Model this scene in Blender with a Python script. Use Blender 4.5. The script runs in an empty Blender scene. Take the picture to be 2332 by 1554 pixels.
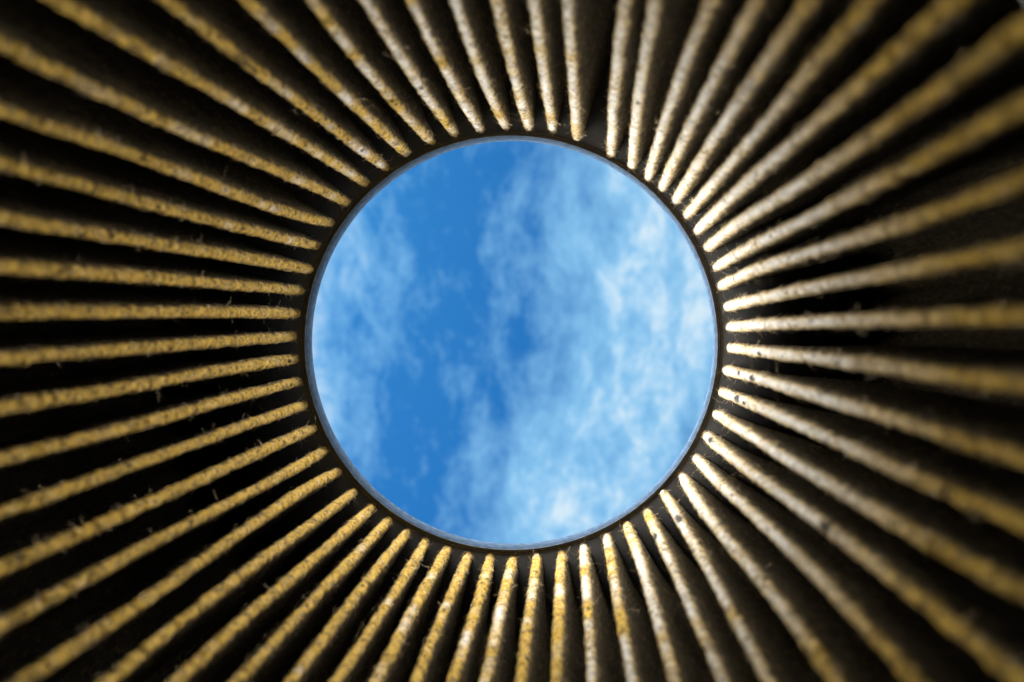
import bpy, math
import numpy as np
from mathutils import Matrix, Vector

C = bpy.context.scene
R = math.radians
rng = np.random.default_rng(7)

# ------------------------------------------------------------------ camera
F = 1800.0 / 2332.0                       # focal length over image width
ELEV = R(74)                              # the lens looks up at the sky
view = Vector((0, math.cos(ELEV), math.sin(ELEV)))
right = Vector((1, 0, 0))
up = right.cross(view)
CAM = Vector((0, 0, 1.4))
camrot = Matrix((right, up, -view)).transposed()
cd = bpy.data.cameras.new('camera')
cam = bpy.data.objects.new('camera', cd)
C.collection.objects.link(cam)
cam.matrix_world = Matrix.Translation(CAM) @ camrot.to_4x4()
cd.sensor_width = 36
cd.lens = 36 * F
cd.clip_start = 0.002
cd.clip_end = 1000
cd.dof.use_dof = True
cd.dof.focus_distance = 0.205
cd.dof.aperture_fstop = 16.5
C.camera = cam

# ------------------------------------------------------------------ light
SUN_OFF, SUN_ROLL = R(25), R(24)          # angle off the view axis; how far above image-left
sdir = (view * math.cos(SUN_OFF) + (-right * math.cos(SUN_ROLL) + up * math.sin(SUN_ROLL)) * math.sin(SUN_OFF)).normalized()
ld = bpy.data.lights.new('sun', 'SUN')
ld.energy = 4.8
ld.angle = R(132.0)
ld.color = (1.0, 0.93, 0.78)
sun = bpy.data.objects.new('sun', ld)
C.collection.objects.link(sun)
sun.rotation_mode = 'QUATERNION'
sun.rotation_quaternion = sdir.to_track_quat('Z', 'Y')
C.view_settings.view_transform = 'Standard'
C.view_settings.look = 'None'
C.view_settings.gamma = 1
C.view_settings.exposure = 4.0
C.cycles.diffuse_bounces = 8
C.cycles.max_bounces = 12
C.cycles.use_denoising = True
C.cycles.denoiser = 'OPENIMAGEDENOISE'
C.cycles.denoising_input_passes = 'RGB_ALBEDO_NORMAL'

world = bpy.data.worlds.new('World')
C.world = world
world.use_nodes = True


class NT:
    def __init__(s, tree):
        s.t = tree
        tree.nodes.clear()

    def n(s, kind, **kw):
        nd = s.t.nodes.new(kind)
        for k, v in kw.items():
            if k.startswith('i_'):
                nd.inputs[k[2:].replace('_', ' ')].default_value = v
            else:
                setattr(nd, k, v)
        return nd

    def l(s, a, b):
        s.t.links.new(a, b)

    def val(s, sock, v):
        if isinstance(v, (int, float, tuple)):
            sock.default_value = v
        else:
            s.l(v, sock)

    def m(s, op, a, b=0.0, c=None, clamp=False):
        nd = s.n('ShaderNodeMath', operation=op, use_clamp=clamp)
        s.val(nd.inputs[0], a)
        s.val(nd.inputs[1], b)
        if c is not None:
            s.val(nd.inputs[2], c)
        return nd.outputs[0]

    def ramp(s, v, lo, hi, a=0.0, b=1.0, smooth=True):
        nd = s.n('ShaderNodeMapRange', interpolation_type='SMOOTHSTEP' if smooth else 'LINEAR')
        s.val(nd.inputs[0], v)
        for i, q in enumerate((lo, hi, a, b)):
            nd.inputs[1 + i].default_value = q
        return nd.outputs[0]

    def mix(s, f, a, b, mode='MIX'):
        nd = s.n('ShaderNodeMix', data_type='RGBA', blend_type=mode)
        s.val(nd.inputs[0], f)
        s.val(nd.inputs[6], a)
        s.val(nd.inputs[7], b)
        return nd.outputs[2]

    def noise(s, vec, scale, detail=4, rough=0.55, dist=0.0):
        nd = s.n('ShaderNodeTexNoise')
        s.l(vec, nd.inputs['Vector'])
        nd.inputs['Scale'].default_value = scale
        nd.inputs['Detail'].default_value = detail
        nd.inputs['Roughness'].default_value = rough
        nd.inputs['Distortion'].default_value = dist
        return nd.outputs['Fac']

    def xyz(s, x, y, z):
        nd = s.n('ShaderNodeCombineXYZ')
        for i, q in enumerate((x, y, z)):
            s.val(nd.inputs[i], q)
        return nd.outputs[0]


def build_sky():
    w = NT(world.node_tree)
    out = w.n('ShaderNodeOutputWorld')
    bg = w.n('ShaderNodeBackground')
    bg.inputs['Strength'].default_value = 0.05
    sky = w.n('ShaderNodeTexSky', sky_type='NISHITA')
    sky.sun_disc = False
    sky.sun_elevation = math.asin(sdir.z)
    sky.sun_rotation = math.atan2(sdir.x, sdir.y)
    sky.altitude = 800
    sky.dust_density = 0.3
    sky.ozone_density = 3.0
    blue = w.mix(1.0, sky.outputs[0], (0.09, 0.45, 0.68, 1), 'MULTIPLY')
    # a flat layer of cloud streets far overhead
    tc = w.n('ShaderNodeTexCoord')
    sp = w.n('ShaderNodeSeparateXYZ')
    w.l(tc.outputs['Generated'], sp.inputs[0])
    z = w.m('MAXIMUM', sp.outputs[2], 0.06)
    u = w.m('DIVIDE', sp.outputs[0], z)
    v = w.m('DIVIDE', sp.outputs[1], z)
    warp = w.noise(w.xyz(u, w.m('MULTIPLY', v, 0.6), 21.0), 9.0, 3, 0.5)
    uw = w.m('ADD', u, w.m('MULTIPLY', w.m('SUBTRACT', warp, 0.5), 0.07))
    n1 = w.noise(w.xyz(uw, w.m('MULTIPLY', v, 0.55), SEEDZ), 8.0, 10, 0.66, 0.1)
    n2 = w.noise(w.xyz(uw, w.m('MULTIPLY', v, 0.5), 3.7), 26.0, 8, 0.74, 0.15)
    n3 = w.noise(w.xyz(w.m('ADD', u, 4.1), w.m('MULTIPLY', v, 0.5), 9.1), 5.0, 2, 0.5, 0.2)
    us = w.m('ADD', w.m('ADD', u, w.m('MULTIPLY', v, 0.20)), STREET0)
    us = w.m('ADD', us, w.m('MULTIPLY', w.m('SUBTRACT', n3, 0.5), 0.10))
    band = w.m('COSINE', w.m('MULTIPLY', us, 2 * math.pi / 0.60))
    dens = w.m('ADD', w.m('MULTIPLY', band, -0.43), BIAS)
    dens = w.m('ADD', dens, w.m('MULTIPLY', w.m('SUBTRACT', n1, 0.5), 1.45))
    dens = w.m('ADD', dens, w.m('MULTIPLY', w.m('SUBTRACT', n2, 0.5), 1.75))
    cover = w.ramp(dens, 0.0, 1.08, 0.0, 0.88, False)
    gl = w.n('ShaderNodeVectorMath', operation='DOT_PRODUCT')
    w.l(tc.outputs['Generated'], gl.inputs[0])
    gl.inputs[1].default_value = sdir
    near_sun = w.ramp(gl.outputs['Value'], 0.86, 1.06)                  # thin cloud is whiter and brighter towards the sun
    white = w.ramp(w.m('ADD', dens, w.m('MULTIPLY', near_sun, 0.7)), 0.70, 1.3)
    cloud = w.mix(white, (1.6, 3.3, 4.6, 1), (3.5, 4.0, 4.2, 1))
    cloud = w.mix(near_sun, cloud, w.mix(1.0, cloud, (1.3, 1.25, 1.2, 1), 'MULTIPLY'))
    col = w.mix(cover, blue, cloud)
    col = w.mix(w.ramp(sp.outputs[2], -0.01, 0.03), (0.16, 0.13, 0.10, 1), col)   # bare ground below the horizon
    col = w.mix(1.0, col, (0.295, 0.295, 0.295, 1), 'MULTIPLY')
    w.l(col, bg.inputs['Color'])
    w.l(bg.outputs[0], out.inputs[0])


STREET0 = 0.06
SEEDZ = 3.4
BIAS = 0.47
build_sky()

# ------------------------------------------------------------------ materials


def material(name):
    m = bpy.data.materials.new(name)
    m.use_nodes = True
    t = NT(m.node_tree)
    out = t.n('ShaderNodeOutputMaterial')
    bs = t.n('ShaderNodeBsdfPrincipled')
    t.l(bs.outputs[0], out.inputs[0])
    return m, t, bs


def matte(t, bs):
    # wool and dull plastic have no gloss: swap the shader for a plain rough diffuse one
    out = bs.outputs[0].links[0].to_node
    t.t.nodes.remove(bs)
    d = t.n('ShaderNodeBsdfDiffuse')
    d.inputs['Roughness'].default_value = 0.6
    t.l(d.outputs[0], out.inputs[0])
    return d


def felt_material():
    m, t, bs = material('felt')
    tc = t.n('ShaderNodeTexCoord')
    o = tc.outputs['Object']
    oi = t.n('ShaderNodeObjectInfo')
    at = t.n('ShaderNodeAttribute', attribute_name='wear_and_light')
    sp = t.n('ShaderNodeSeparateColor')
    t.l(at.outputs['Color'], sp.inputs[0])
    fine = t.noise(o, 1900, 5, 0.68, 0.6)
    mid = t.noise(o, 1000, 4, 0.62, 0.4)
    big = t.noise(o, 130, 3, 0.55, 0.2)
    vo = t.n('ShaderNodeMapping')
    vo.inputs['Scale'].default_value = (1, 1, 0.35)
    t.l(o, vo.inputs[0])
    strand = t.noise(vo.outputs[0], 2600, 3, 0.6, 1.2)
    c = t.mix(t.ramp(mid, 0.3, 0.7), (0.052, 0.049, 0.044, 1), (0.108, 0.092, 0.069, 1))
    # scuffed pale crests; flanks darkened, groove shade painted into the felt colour
    crest_light = t.m('ADD', t.m('MULTIPLY', sp.outputs[2], 0.68), t.m('ADD', t.m('MULTIPLY', t.m('SUBTRACT', mid, 0.5), 2.2), t.m('MULTIPLY', t.m('SUBTRACT', fine, 0.5), 2.0)))
    c = t.mix(t.ramp(crest_light, 0.15, 0.95), c, (0.45, 0.305, 0.066, 1))
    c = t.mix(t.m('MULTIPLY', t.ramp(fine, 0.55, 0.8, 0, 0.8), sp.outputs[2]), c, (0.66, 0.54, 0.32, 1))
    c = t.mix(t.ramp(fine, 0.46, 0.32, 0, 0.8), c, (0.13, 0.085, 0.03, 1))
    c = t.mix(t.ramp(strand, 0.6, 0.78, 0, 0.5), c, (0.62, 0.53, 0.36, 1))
    # grey dust on the crests, heavier on one side as painted sunlight
    lit_dust = t.m('MULTIPLY', sp.outputs[1], t.ramp(t.m('ADD', t.m('MULTIPLY', big, 0.6), t.m('ADD', t.m('MULTIPLY', mid, 0.7), t.m('MULTIPLY', fine, 0.9))), 0.86, 1.12))
    c = t.mix(t.m('MULTIPLY', lit_dust, 0.95), c, t.mix(t.ramp(mid, 0.35, 0.65), (0.40, 0.42, 0.47, 1), (0.57, 0.59, 0.63, 1)))
    # dark spots of dirt
    soil = t.m('MULTIPLY', sp.outputs[0], t.ramp(t.m('ADD', fine, sp.outputs[0]), 0.75, 1.15))
    spot = t.m('MULTIPLY', t.m('GREATER_THAN', soil, 0.01), t.m('ADD', soil, t.m('MULTIPLY', t.m('SUBTRACT', fine, 0.5), 1.8)))
    c = t.mix(t.ramp(spot, 0.12, 0.75, 0.0, 0.93), c, (0.02, 0.019, 0.021, 1))
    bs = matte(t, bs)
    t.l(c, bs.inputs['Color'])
    h = t.m('ADD', t.m('MULTIPLY', fine, 0.00028), t.m('MULTIPLY', strand, 0.00012))
    bp = t.n('ShaderNodeBump')
    bp.inputs['Strength'].default_value = 1.0
    bp.inputs['Distance'].default_value = 1.0
    t.l(h, bp.inputs['Height'])
    t.l(bp.outputs[0], bs.inputs['Normal'])
    return m


def fibre_material():
    m, t, bs = material('felt_fibre')
    isl = t.n('ShaderNodeNewGeometry').outputs['Random Per Island']
    c = t.mix(t.ramp(isl, 0.15, 0.9, smooth=False), (0.20, 0.125, 0.035, 1), (0.62, 0.53, 0.36, 1))
    t.l(c, bs.inputs['Base Color'])
    bs.inputs['Roughness'].default_value = 0.7
    bs.inputs['Specular IOR Level'].default_value = 0.3
    return m


def rubber_material():
    m, t, bs = material('black_rubber')
    o = t.n('ShaderNodeTexCoord').outputs['Object']
    a = t.noise(o, 300, 5, 0.6)
    c = t.mix(t.ramp(a, 0.3, 0.75), (0.016, 0.0165, 0.019, 1), (0.028, 0.028, 0.032, 1))
    t.l(c, bs.inputs['Base Color'])
    t.l(t.ramp(a, 0.2, 0.8, 0.6, 0.8), bs.inputs['Roughness'])
    bs.inputs['Specular IOR Level'].default_value = 0.2
    bp = t.n('ShaderNodeBump')
    bp.inputs['Distance'].default_value = 0.0001
    bp.inputs['Strength'].default_value = 0.4
    t.l(t.noise(o, 2500, 3, 0.6), bp.inputs['Height'])
    t.l(bp.outputs[0], bs.inputs['Normal'])
    return m


def plain(name, col):
    m, t, bs = material(name)
    o = t.n('ShaderNodeTexCoord').outputs['Object']
    a = t.noise(o, 700, 4, 0.6)
    c = t.mix(t.ramp(a, 0.3, 0.75), tuple(x * 0.7 for x in col) + (1,), tuple(x * 1.15 for x in col) + (1,))
    t.l(c, matte(t, bs).inputs['Color'])
    return m


FELT = felt_material()
FIBRE = fibre_material()
RUBBER = rubber_material()
RIM = plain('grey_rim', (0.042, 0.068, 0.118))
GREY = plain('grey_plastic', (0.32, 0.32, 0.33))
EDGE = plain('pale_rim_edge', (0.14, 0.17, 0.23))
TAN = plain('tan_sealant', (0.13, 0.10, 0.055))
SHELL = plain('dark_casing', (0.03, 0.03, 0.03))

# ------------------------------------------------------------------ the filter's frame
IW, IH = 2332.0, 1554.0
VP = (1316.0, 733.0)                      # where the filter's long axis points
D_FAR = 0.186
FPX = 1800.0


def ray(px, py):
    return np.array(((px - IW / 2) / FPX, -(py - IH / 2) / FPX, -1.0))


a = ray(*VP)
a /= np.linalg.norm(a)
Xl = np.array((1.0, 0, 0))
Xl -= a * (Xl @ a)
Xl /= np.linalg.norm(Xl)
Yl = np.cross(a, Xl)


def fit_far_ring():
    # the tilted ring must show its edges where the photograph has them
    px, rp = np.array((1165.0, 781.0)), 468.0
    t = np.linspace(0, 2 * np.pi, 180)[:, None]
    for _ in range(30):
        c, rr = ray(*px) * D_FAR, rp / FPX * D_FAR
        P = c + rr * (np.cos(t) * Xl + np.sin(t) * Yl)
        x = P[:, 0] / -P[:, 2] * FPX + IW / 2
        y = -P[:, 1] / -P[:, 2] * FPX + IH / 2
        px = px - ((x.max() + x.min()) / 2 - 1164.5, (y.max() + y.min()) / 2 - 781.0)
        rp = rp * 2 * 467.7 / ((x.max() - x.min() + y.max() - y.min()) / 2)
    return ray(*px) * D_FAR, rp


c_far, RP = fit_far_ring()
R_TIP = RP * 484.0 / 467.7 / FPX * D_FAR               # inner fold radius, about 50 mm
R_HOLE = RP / FPX * D_FAR
R_OUT = 0.088
LEN = D_FAR - D_FAR / 3.66
origin = c_far - a * LEN                  # centre of the near end, local z = 0
B = np.stack((Xl, Yl, a))                 # camera frame -> filter frame


def to_local(p):
    return (np.asarray(p) - origin) @ B.T


cam_l = to_local(np.zeros(3))


def hit_cylinder(px, py, rad):
    d = B @ ray(px, py)
    A = d[0] ** 2 + d[1] ** 2
    b = cam_l[0] * d[0] + cam_l[1] * d[1]
    cc = cam_l[0] ** 2 + cam_l[1] ** 2 - rad ** 2
    s = (-b + math.sqrt(b * b - A * cc)) / A
    return cam_l + s * d


root = bpy.data.objects.new('air_filter', None)
root.empty_display_size = 0.05
C.collection.objects.link(root)
Mc = Matrix(((Xl[0], Yl[0], a[0], origin[0]), (Xl[1], Yl[1], a[1], origin[1]), (Xl[2], Yl[2], a[2], origin[2]), (0, 0, 0, 1)))
root.matrix_world = cam.matrix_world @ Mc
root['label'] = 'round air filter of golden felt pleats with black end ring open to the sky'
root['category'] = 'air filter'


def mesh_obj(name, verts, faces, mat, parent, smooth=True):
    me = bpy.data.meshes.new(name)
    me.from_pydata([tuple(v) for v in verts], [], [tuple(f) for f in faces])
    me.materials.append(mat)
    if smooth:
        me.polygons.foreach_set('use_smooth', [True] * len(me.polygons))
    me.update()
    ob = bpy.data.objects.new(name, me)
    C.collection.objects.link(ob)
    ob.parent = parent
    return ob


def grid_faces(n, k, close=False):
    i = np.arange(n - 1)[:, None]
    j = np.arange(k if close else k - 1)[None, :]
    j2 = (j + 1) % k
    return np.stack((i * k + j, i * k + j2, (i + 1) * k + j2, (i + 1) * k + j), -1).reshape(-1, 4)


def lathe(name, prof, mat, parent, seg=256, wob=0.0):
    prof = np.array(prof)
    k = len(prof)
    th = np.linspace(0, 2 * np.pi, seg, endpoint=False)
    r = prof[None, :, 0] + wob * np.sin(5 * th + 1)[:, None]
    v = np.stack((r * np.cos(th)[:, None], r * np.sin(th)[:, None], np.broadcast_to(prof[None, :, 1], (seg, k))), -1).reshape(-1, 3)
    i = np.arange(seg)[:, None]
    i2 = (i + 1) % seg
    j = np.arange(k)[None, :]
    j2 = (j + 1) % k
    f = np.stack(np.broadcast_arrays(i * k + j, i2 * k + j, i2 * k + j2, i * k + j2), -1).reshape(-1, 4)
    return mesh_obj(name, v, f, mat, parent)


# ------------------------------------------------------------------ lattice noise for the felt's relief


def hash2(ix, iy, seed):
    h = (ix.astype(np.int64) * 374761393 + iy.astype(np.int64) * 668265263 + seed * 1274126177) & 0xFFFFFFFF
    h = ((h ^ (h >> 13)) * 1274126177) & 0xFFFFFFFF
    return ((h ^ (h >> 16)) & 0xFFFF) / 65535.0


def vnoise(x, y, seed):
    x, y = np.broadcast_arrays(x, y)
    ix, iy = np.floor(x).astype(int), np.floor(y).astype(int)
    fx, fy = x - ix, y - iy
    fx, fy = fx * fx * (3 - 2 * fx), fy * fy * (3 - 2 * fy)
    q = hash2(ix, iy, seed) * (1 - fx) + hash2(ix + 1, iy, seed) * fx
    w = hash2(ix, iy + 1, seed) * (1 - fx) + hash2(ix + 1, iy + 1, seed) * fx
    return q * (1 - fy) + w * fy - 0.5


# ------------------------------------------------------------------ the folds, as measured along each crest
T = [
[(1312,323),(1306,233),(1297,117),(1291,0)],
[(1388,358),(1391,267),(1408,133),(1418,0)],
[(1435,387),(1446,267),(1467,133),(1490,0)],
[(1471,412),(1515,267),(1562,133),(1619,0)],
[(1503,436),(1563,300),(1640,150),(1720,0)],
[(1532,464),(1622,323),(1720,167),(1842,0)],
[(1557,497),(1605,437),(1688,340),(1762,257),(1838,160),(1980,0)],
[(1582,532),(1688,427),(1795,333),(1902,243),(1988,157),(2168,0)],
[(1603,570),(1795,437),(1905,358),(1998,300),(2102,230),(2195,167),(2318,57)],
[(1623,613),(1832,500),(1955,440),(2102,363),(2228,293),(2332,240)],
[(1633,655),(1722,613),(1838,580),(2032,517),(2198,453),(2332,413)],
[(1647,700),(1742,677),(1908,643),(2115,610),(2332,563)],
[(1650,746),(1888,733),(2082,727),(2332,720)],
[(1652,793),(1738,803),(1888,820),(2088,847),(2332,879)],
[(1645,843),(1715,860),(1805,887),(1978,940),(2122,983),(2332,1050)],
[(1635,892),(1688,913),(1772,947),(1888,1003),(2002,1050),(2155,1123),(2322,1193)],
[(1623,940),(1695,983),(1772,1039),(1972,1153),(2102,1229),(2172,1273),(2332,1356)],
[(1600,988),(1688,1063),(1795,1136),(1888,1209),(2015,1306),(2135,1406),(2288,1519)],
[(1578,1038),(1638,1103),(1715,1176),(1822,1269),(1922,1386),(2022,1489),(2082,1554)],
[(1547,1078),(1590,1146),(1653,1233),(1702,1296),(1782,1379),(1848,1476),(1895,1554)],
[(1507,1118),(1547,1186),(1587,1263),(1650,1363),(1693,1453),(1747,1554)],
[(1468,1159),(1500,1226),(1530,1296),(1573,1396),(1637,1536)],
[(1423,1188),(1447,1263),(1480,1353),(1507,1446),(1533,1554)],
[(1377,1213),(1390,1289),(1407,1386),(1423,1469),(1437,1554)],
[(1327,1238),(1332,1319),(1337,1403),(1345,1554)],
[(1277,1253),(1273,1336),(1267,1453),(1263,1554)],
[(1223,1259),(1212,1336),(1197,1436),(1183,1554)],
[(1168,1264),(1152,1336),(1130,1419),(1103,1554)],
[(1118,1261),(1097,1336),(1067,1436),(1027,1554)],
[(1070,1256),(1030,1343),(993,1436),(943,1554)],
[(1022,1243),(973,1329),(917,1429),(853,1554)],
[(973,1226),(920,1319),(843,1426),(763,1554)],
[(933,1204),(850,1313),(790,1373),(707,1493),(660,1554)],
[(890,1178),(800,1273),(733,1346),(633,1446),(537,1554)],
[(852,1149),(767,1226),(667,1309),(617,1356),(500,1459),(400,1554)],
[(813,1113),(700,1196),(600,1276),(500,1343),(417,1409),(333,1479),(247,1554)],
[(777,1069),(633,1156),(533,1223),(383,1326),(217,1446),(37,1554)],
[(745,1022),(600,1103),(417,1203),(267,1276),(133,1346),(0,1432)],
[(722,972),(600,1027),(417,1106),(283,1173),(167,1223),(0,1293)],
[(702,920),(550,973),(383,1030),(233,1087),(117,1127),(0,1168)],
[(688,868),(550,903),(400,943),(233,990),(100,1023),(0,1047)],
[(682,817),(550,837),(417,860),(233,893),(100,913),(0,930)],
[(678,767),(500,780),(333,793),(133,808),(0,820)],
[(685,715),(500,712),(333,712),(133,713),(0,713)],
[(693,665),(533,652),(367,635),(167,620),(0,610)],
[(713,617),(550,590),(383,560),(200,530),(0,500)],
[(730,563),(550,520),(383,480),(200,430),(133,403),(0,377)],
[(762,512),(600,467),(400,393),(233,330),(100,283),(0,257)],
[(797,467),(683,413),(567,363),(400,293),(233,217),(100,143),(0,107)],
[(837,423),(733,357),(600,277),(467,200),(333,117),(200,40),(120,0)],
[(882,388),(783,313),(650,213),(517,110),(400,20)],
[(932,357),(833,267),(733,170),(633,73),(557,0)],
[(987,330),(900,240),(817,140),(750,53),(707,0)],
[(1038,313),(967,217),(900,110),(830,0)],
[(1095,302),(1033,200),(980,90),(933,0)],
[(1152,297),(1107,200),(1063,87),(1033,0)],
[(1205,300),(1180,207),(1153,117),(1128,0)],
[(1258,303),(1242,207),(1225,100),(1212,0)],
]


SPOTS = [  # dirt: x, y, radius, strength
 (660,823,9,1), (665,877,8,.9), (668,768,8,.6), (1619,1003,13,1), (1678,908,18,.8), (1694,918,10,.8), (1680,849,16,.7), (1712,862,14,1),
 (1675,748,16,.5), (1737,748,12,.5), (1660,795,12,.6), (1687,804,6,.9), (1728,807,15,.7), (1910,826,13,.7), (1643,955,9,.7),
 (853,360,9,.5), (925,349,8,.6), (833,262,7,.7), (1545,1182,20,.75), (1490,1222,18,.75), (1390,1313,16,.5), (1078,1375,14,.6),
 (1875,1200,34,.8), (2030,1187,18,.6), (2155,1123,26,.6), (958,200,16,.6), (478,207,7,.8), (1067,270,7,.6), (1004,273,7,.6),
 (1702,1455,20,.6), (1430,1230,10,.4), (770,1302,12,.5), (665,1050,10,.5), (746,1088,9,.5), (787,1130,8,.5), (780,1210,9,.5),
 (1853,1480,24,.5), (2145,742,14,.7), (2085,467,22,.6), (1978,140,22,.6), (1850,160,30,.5), (1595,1130,12,.5),
]
spot_l = [(hit_cylinder(x, y, R_TIP), r, s) for x, y, r, s in SPOTS]

NF = len(T)
NZ = 300
zs = np.linspace(0.0, LEN, NZ)
theta = np.zeros((NF, NZ))
rtip = np.zeros(NF)
for i, tr in enumerate(T):
    pts = [hit_cylinder(x, y, R_TIP) for x, y in tr]
    d = B @ ray(*tr[0])
    tip = cam_l + d * ((LEN - cam_l[2]) / d[2])
    rtip[i] = math.hypot(tip[0], tip[1])
    pts[0] = tip
    pts = np.array(pts)
    th = np.unwrap(np.arctan2(pts[:, 1], pts[:, 0]))
    z = pts[:, 2]
    deg = 2 if len(pts) <= 5 else 3
    wt = np.ones(len(pts))
    wt[0] = 3
    co = np.polyfit(z - LEN, th, deg, w=wt)
    zlo = max(z.min(), 0.0)
    y = np.polyval(co, zs - LEN)
    y0 = np.polyval(co, zlo - LEN)
    sl = np.polyval(np.polyder(co), zlo - LEN)
    sl = np.clip(sl, -3, 3)
    y = np.where(zs < zlo, y0 + sl * (zs - zlo) * np.exp((zs - zlo) / 0.05), y)
    theta[i] = y
theta0 = theta[:, -1]
turn = np.round((theta0 - theta0[0]) / (2 * np.pi))
order = np.argsort(np.mod(theta0 - theta0[0], 2 * np.pi))
nxt = {order[k]: order[(k + 1) % NF] for k in range(NF)}
prv = {v: k for k, v in nxt.items()}


def wrap(x):
    return (x + np.pi) % (2 * np.pi) - np.pi


NOSE = 17
FL = 9
PHI = np.linspace(-1, 1, NOSE) * R(82)
K = NOSE + 2 * FL
felt_faces = grid_faces(NZ, K)
pleat_data = []
for i in range(NF):
    nx, pv = nxt[i], prv[i]
    half_p = wrap(theta[nx] - theta[i]) / 2
    half_m = wrap(theta[i] - theta[pv]) / 2
    w = (0.00076 + 0.00046 * (zs / LEN) ** 1.3) * (1 - 0.2 * np.exp(-(LEN - zs) / 0.003)) * (1 + 0.10 * vnoise(zs * 60, np.full(NZ, i * 3.3), 5) * 2) * (0.95 + 0.1 * rng.random())
    r0 = R_TIP + (rtip[i] - R_TIP) * np.exp(-(LEN - zs) / 0.02) + 0.0003 * vnoise(zs * 35, np.full(NZ, i * 7.7), 6)
    th = theta[i] + 0.003 * vnoise(zs * 90, np.full(NZ, i * 1.7), 8)
    t = w[:, None] * (np.sign(PHI) * np.abs(np.sin(PHI)) ** 0.85)[None]
    rho = r0[:, None] + 1.15 * w[:, None] * (1 - np.cos(PHI))[None]
    ang = np.zeros((NZ, K))
    rad = np.zeros((NZ, K))
    ang[:, FL:FL + NOSE] = t / rho
    rad[:, FL:FL + NOSE] = rho
    q = (np.arange(1, FL + 1) / FL) ** 1.25
    # teardrop fold: the two layers close up behind the crest, then run out to the tight outer fold
    pin = 1 - 0.5 * np.clip(q / 0.25, 0, 1) * (1 - 0.6 * np.clip((q - 0.4) / 0.6, 0, 1))
    ap, rp = ang[:, FL + NOSE - 1], rad[:, FL + NOSE - 1]
    am, rm = ang[:, FL], rad[:, FL]
    ang[:, FL + NOSE:] = np.where(q < 0.999, ap[:, None] * pin, half_p[:, None])
    rad[:, FL + NOSE:] = rp[:, None] + (R_OUT - rp)[:, None] * q[None]
    ang[:, :FL] = np.where(q < 0.999, am[:, None] * pin, -half_m[:, None])[:, ::-1]
    rad[:, :FL] = (rm[:, None] + (R_OUT - rm)[:, None] * q[None])[:, ::-1]
    aa = th[:, None] + ang
    P = np.stack((rad * np.cos(aa), rad * np.sin(aa), np.broadcast_to(zs[:, None], aa.shape)), -1)
    # felt relief: push along the surface normal
    dz = np.gradient(P, axis=0)
    du = np.gradient(P, axis=1)
    N = np.cross(du, dz)
    N /= np.linalg.norm(N, axis=2, keepdims=True) + 1e-12
    mid = P[:, K // 2, :2]
    if np.mean(np.sum(N[:, K // 2, :2] * mid, 1)) > 0:
        N = -N
    arc = np.concatenate((np.zeros((NZ, 1)), np.cumsum(np.linalg.norm(np.diff(P, axis=1), axis=2), axis=1)), 1)
    arc = arc - arc[:, K // 2:K // 2 + 1]
    sd = 100 + i * 13
    rel = (0.00013 * vnoise(zs[:, None] * 420, arc * 380 + 50, sd) + 0.00024 * vnoise(zs[:, None] * 1000, arc * 800 + 90, sd + 1)
           + 0.00034 * vnoise(zs[:, None] * 1700, arc * 1200 + 20, sd + 2))
    edge = np.ones(K)
    edge[[0, -1]] = 0
    P = P + N * (rel * edge)[..., None]
    # R soil spots, G dust plus painted sunlight, B crest against painted groove shade
    soil = np.zeros((NZ, K))
    for pl, rp_, st in spot_l:
        rr = rp_ / FPX * (D_FAR - LEN + pl[2])
        long = min(4.0, max(1.0, (pl[2] - cam_l[2]) / np.linalg.norm(pl[:2] - cam_l[:2])))
        dd = np.sqrt(np.sum((P[..., :2] - pl[:2]) ** 2, 2) + ((P[..., 2] - pl[2]) / long) ** 2)
        soil = np.maximum(soil, st * np.clip(1.3 - dd / max(0.72 * rr, 1e-5), 0, 1))
    soil = np.maximum(soil, np.clip((vnoise(zs[:, None] * 300, arc * 500, sd + 3) - 0.40) * 8, 0, 0.6) * (np.abs(arc) < 0.0015))
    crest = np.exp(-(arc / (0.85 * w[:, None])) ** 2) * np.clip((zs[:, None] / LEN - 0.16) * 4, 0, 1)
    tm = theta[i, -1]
    side = 0.5 + 0.5 * math.cos(tm - R(-18))  # sunlit side of the filter, painted whiter through the dust colour
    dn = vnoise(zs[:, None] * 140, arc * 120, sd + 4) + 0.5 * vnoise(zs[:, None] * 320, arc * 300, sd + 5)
    lit_dust = crest * np.clip((dn + 1.75 * side - 0.62) * 1.7, 0, 1)
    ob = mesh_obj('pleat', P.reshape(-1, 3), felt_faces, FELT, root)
    col = ob.data.color_attributes.new('wear_and_light', 'FLOAT_COLOR', 'POINT')
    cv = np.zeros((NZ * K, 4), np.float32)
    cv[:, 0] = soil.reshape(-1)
    cv[:, 1] = lit_dust.reshape(-1)
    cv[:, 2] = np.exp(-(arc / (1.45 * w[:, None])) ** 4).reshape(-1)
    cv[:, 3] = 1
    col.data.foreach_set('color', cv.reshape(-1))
    pleat_data.append((ob, P, N, soil))

# ------------------------------------------------------------------ loose fibres standing off each fold


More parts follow.
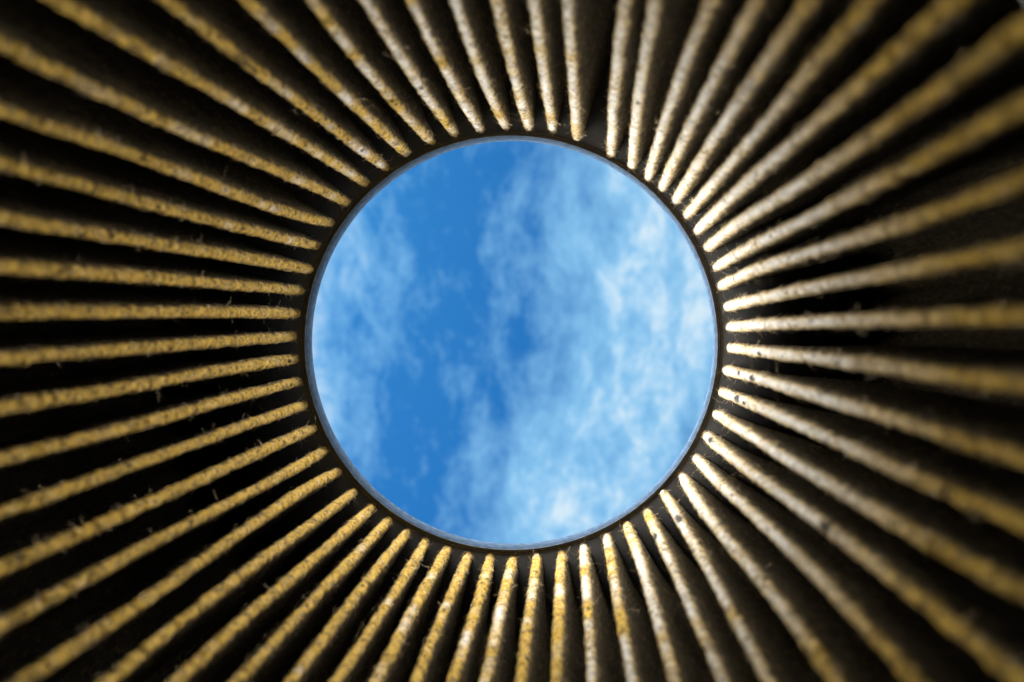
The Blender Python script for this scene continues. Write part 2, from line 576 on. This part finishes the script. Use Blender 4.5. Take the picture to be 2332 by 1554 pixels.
def fibres(ob, P, N, soil, n, seed):
    g = np.random.default_rng(seed)
    SEG = 5
    kind = g.random(n)
    loose = kind < 0.009                              # long strands waving across the gaps
    stand = (kind >= 0.014) & (kind < 0.28)           # short nap standing up
    zi = ((NZ - 1) * (1 - g.random(n) ** 1.5 * 0.95)).astype(int).clip(3, NZ - 1)
    zi = np.where(loose, NZ - 1 - (NZ * 0.5 * g.random(n) ** 1.5).astype(int), zi).clip(3, NZ - 1)
    ki = np.rint(g.normal(K // 2, np.where(loose | stand, 6.0, 5.0))).astype(int).clip(2, K - 3)
    keep = soil[zi, ki] < 0.25                       # dirt mats the nap down
    zi, ki, loose, stand = zi[keep], ki[keep], loose[keep], stand[keep]
    n = len(zi)
    p = P[zi, ki].copy()
    nn = N[zi, ki]
    L = np.where(loose, g.uniform(0.0020, 0.0042, n), np.where(stand, g.uniform(0.0006, 0.0017, n), g.uniform(0.0007, 0.0019, n)))
    rad = np.where(loose, g.uniform(0.000016, 0.000024, n), g.uniform(0.000018, 0.000034, n))
    d = g.normal(size=(n, 3))
    d /= np.linalg.norm(d, axis=1, keepdims=True)
    lift = np.where(loose, g.uniform(0.5, 1.4, n), np.where(stand, g.uniform(0.4, 1.2, n), 0.0))[:, None]
    flat = ~(loose | stand)
    d = np.where(flat[:, None], d - nn * np.sum(d * nn, 1, keepdims=True), d) + nn * lift
    d /= np.linalg.norm(d, axis=1, keepdims=True)
    curl = g.normal(size=(n, 3)) * g.uniform(0.2, 0.75, (n, 1))
    p = p + nn * np.where(flat, 0.00003, -0.00008)[:, None]
    rings = []
    for q in range(SEG + 1):
        x = np.cross(d, (0.3, 0.5, 0.81))
        x /= np.linalg.norm(x, axis=1, keepdims=True) + 1e-9
        y = np.cross(d, x)
        rr = (rad * (1 - 0.5 * q / SEG))[:, None]
        rings.append(np.stack([p + rr * (x * math.cos(h) + y * math.sin(h)) for h in (0, 2.094, 4.189)], 1))
        p = p + d * (L / SEG)[:, None]
        bend = curl * 0.45 + g.normal(size=(n, 3)) * 0.28
        bend = np.where(flat[:, None], bend - nn * np.sum(bend * nn, 1, keepdims=True) * 0.9 - nn * 0.05, bend)
        d = d + bend
        d /= np.linalg.norm(d, axis=1, keepdims=True)
    V = np.stack(rings, 1).reshape(-1, 3)            # n, SEG+1, 3 corners
    f0 = grid_faces(SEG + 1, 3, True)
    Fc = (np.arange(n)[:, None, None] * (3 * (SEG + 1)) + f0[None]).reshape(-1, 4)
    f = mesh_obj('fuzz', V, Fc, FIBRE, ob)
    f['kind'] = 'stuff'
    return f


for i, (ob, P, N, soil) in enumerate(pleat_data):
    fibres(ob, P, N, soil, 560, 900 + i)

# ------------------------------------------------------------------ end rings and casing
TH = 0.0042
e = 0.0004
far = lathe('end_cap', [(R_HOLE + e, LEN - 0.0004), (R_OUT + 0.004, LEN - 0.0004), (R_OUT + 0.004, LEN + TH), (R_HOLE + e, LEN + TH)], RUBBER, root)
far['label'] = 'black rubber end ring framing the sky'
lathe('hole_rim', [(R_HOLE, LEN - 0.0002), (R_HOLE + 0.00036, LEN - 0.0008), (R_HOLE + 0.00036, LEN + TH + 0.0002), (R_HOLE + 0.0001, LEN + TH + 0.0002), (R_HOLE, LEN + TH)], RIM, far)
t8 = np.linspace(0, 2 * np.pi, 8, endpoint=False)
for dr in (0.00022, 0.00066):
    lathe('sealant_line', [(R_HOLE + 0.0004 + dr + 0.00006 * math.cos(q), LEN - 0.00045 + 0.00006 * math.sin(q)) for q in t8], TAN, far, wob=0.00003)
lathe('rim_edge', [(R_HOLE + 0.0002 + 0.00013 * math.cos(q), LEN - 0.0005 + 0.00013 * math.sin(q)) for q in t8], EDGE, far)
R_NEAR = R_HOLE + 0.0013
near = lathe('end_cap', [(R_NEAR + 0.0006, -TH), (R_OUT + 0.004, -TH), (R_OUT + 0.004, 0.0004), (R_NEAR + 0.0006, 0.0004)], RUBBER, root)
lathe('hole_rim', [(R_NEAR, -TH - 0.0002), (R_NEAR + 0.0005, -TH - 0.0006), (R_NEAR + 0.0005, 0.0004), (R_NEAR, 0.0)], GREY, near)
lathe('casing', [(R_OUT + 0.0008, 0.0002), (R_OUT + 0.0022, 0.0002), (R_OUT + 0.0022, LEN - 0.0002), (R_OUT + 0.0008, LEN - 0.0002)], SHELL, root)
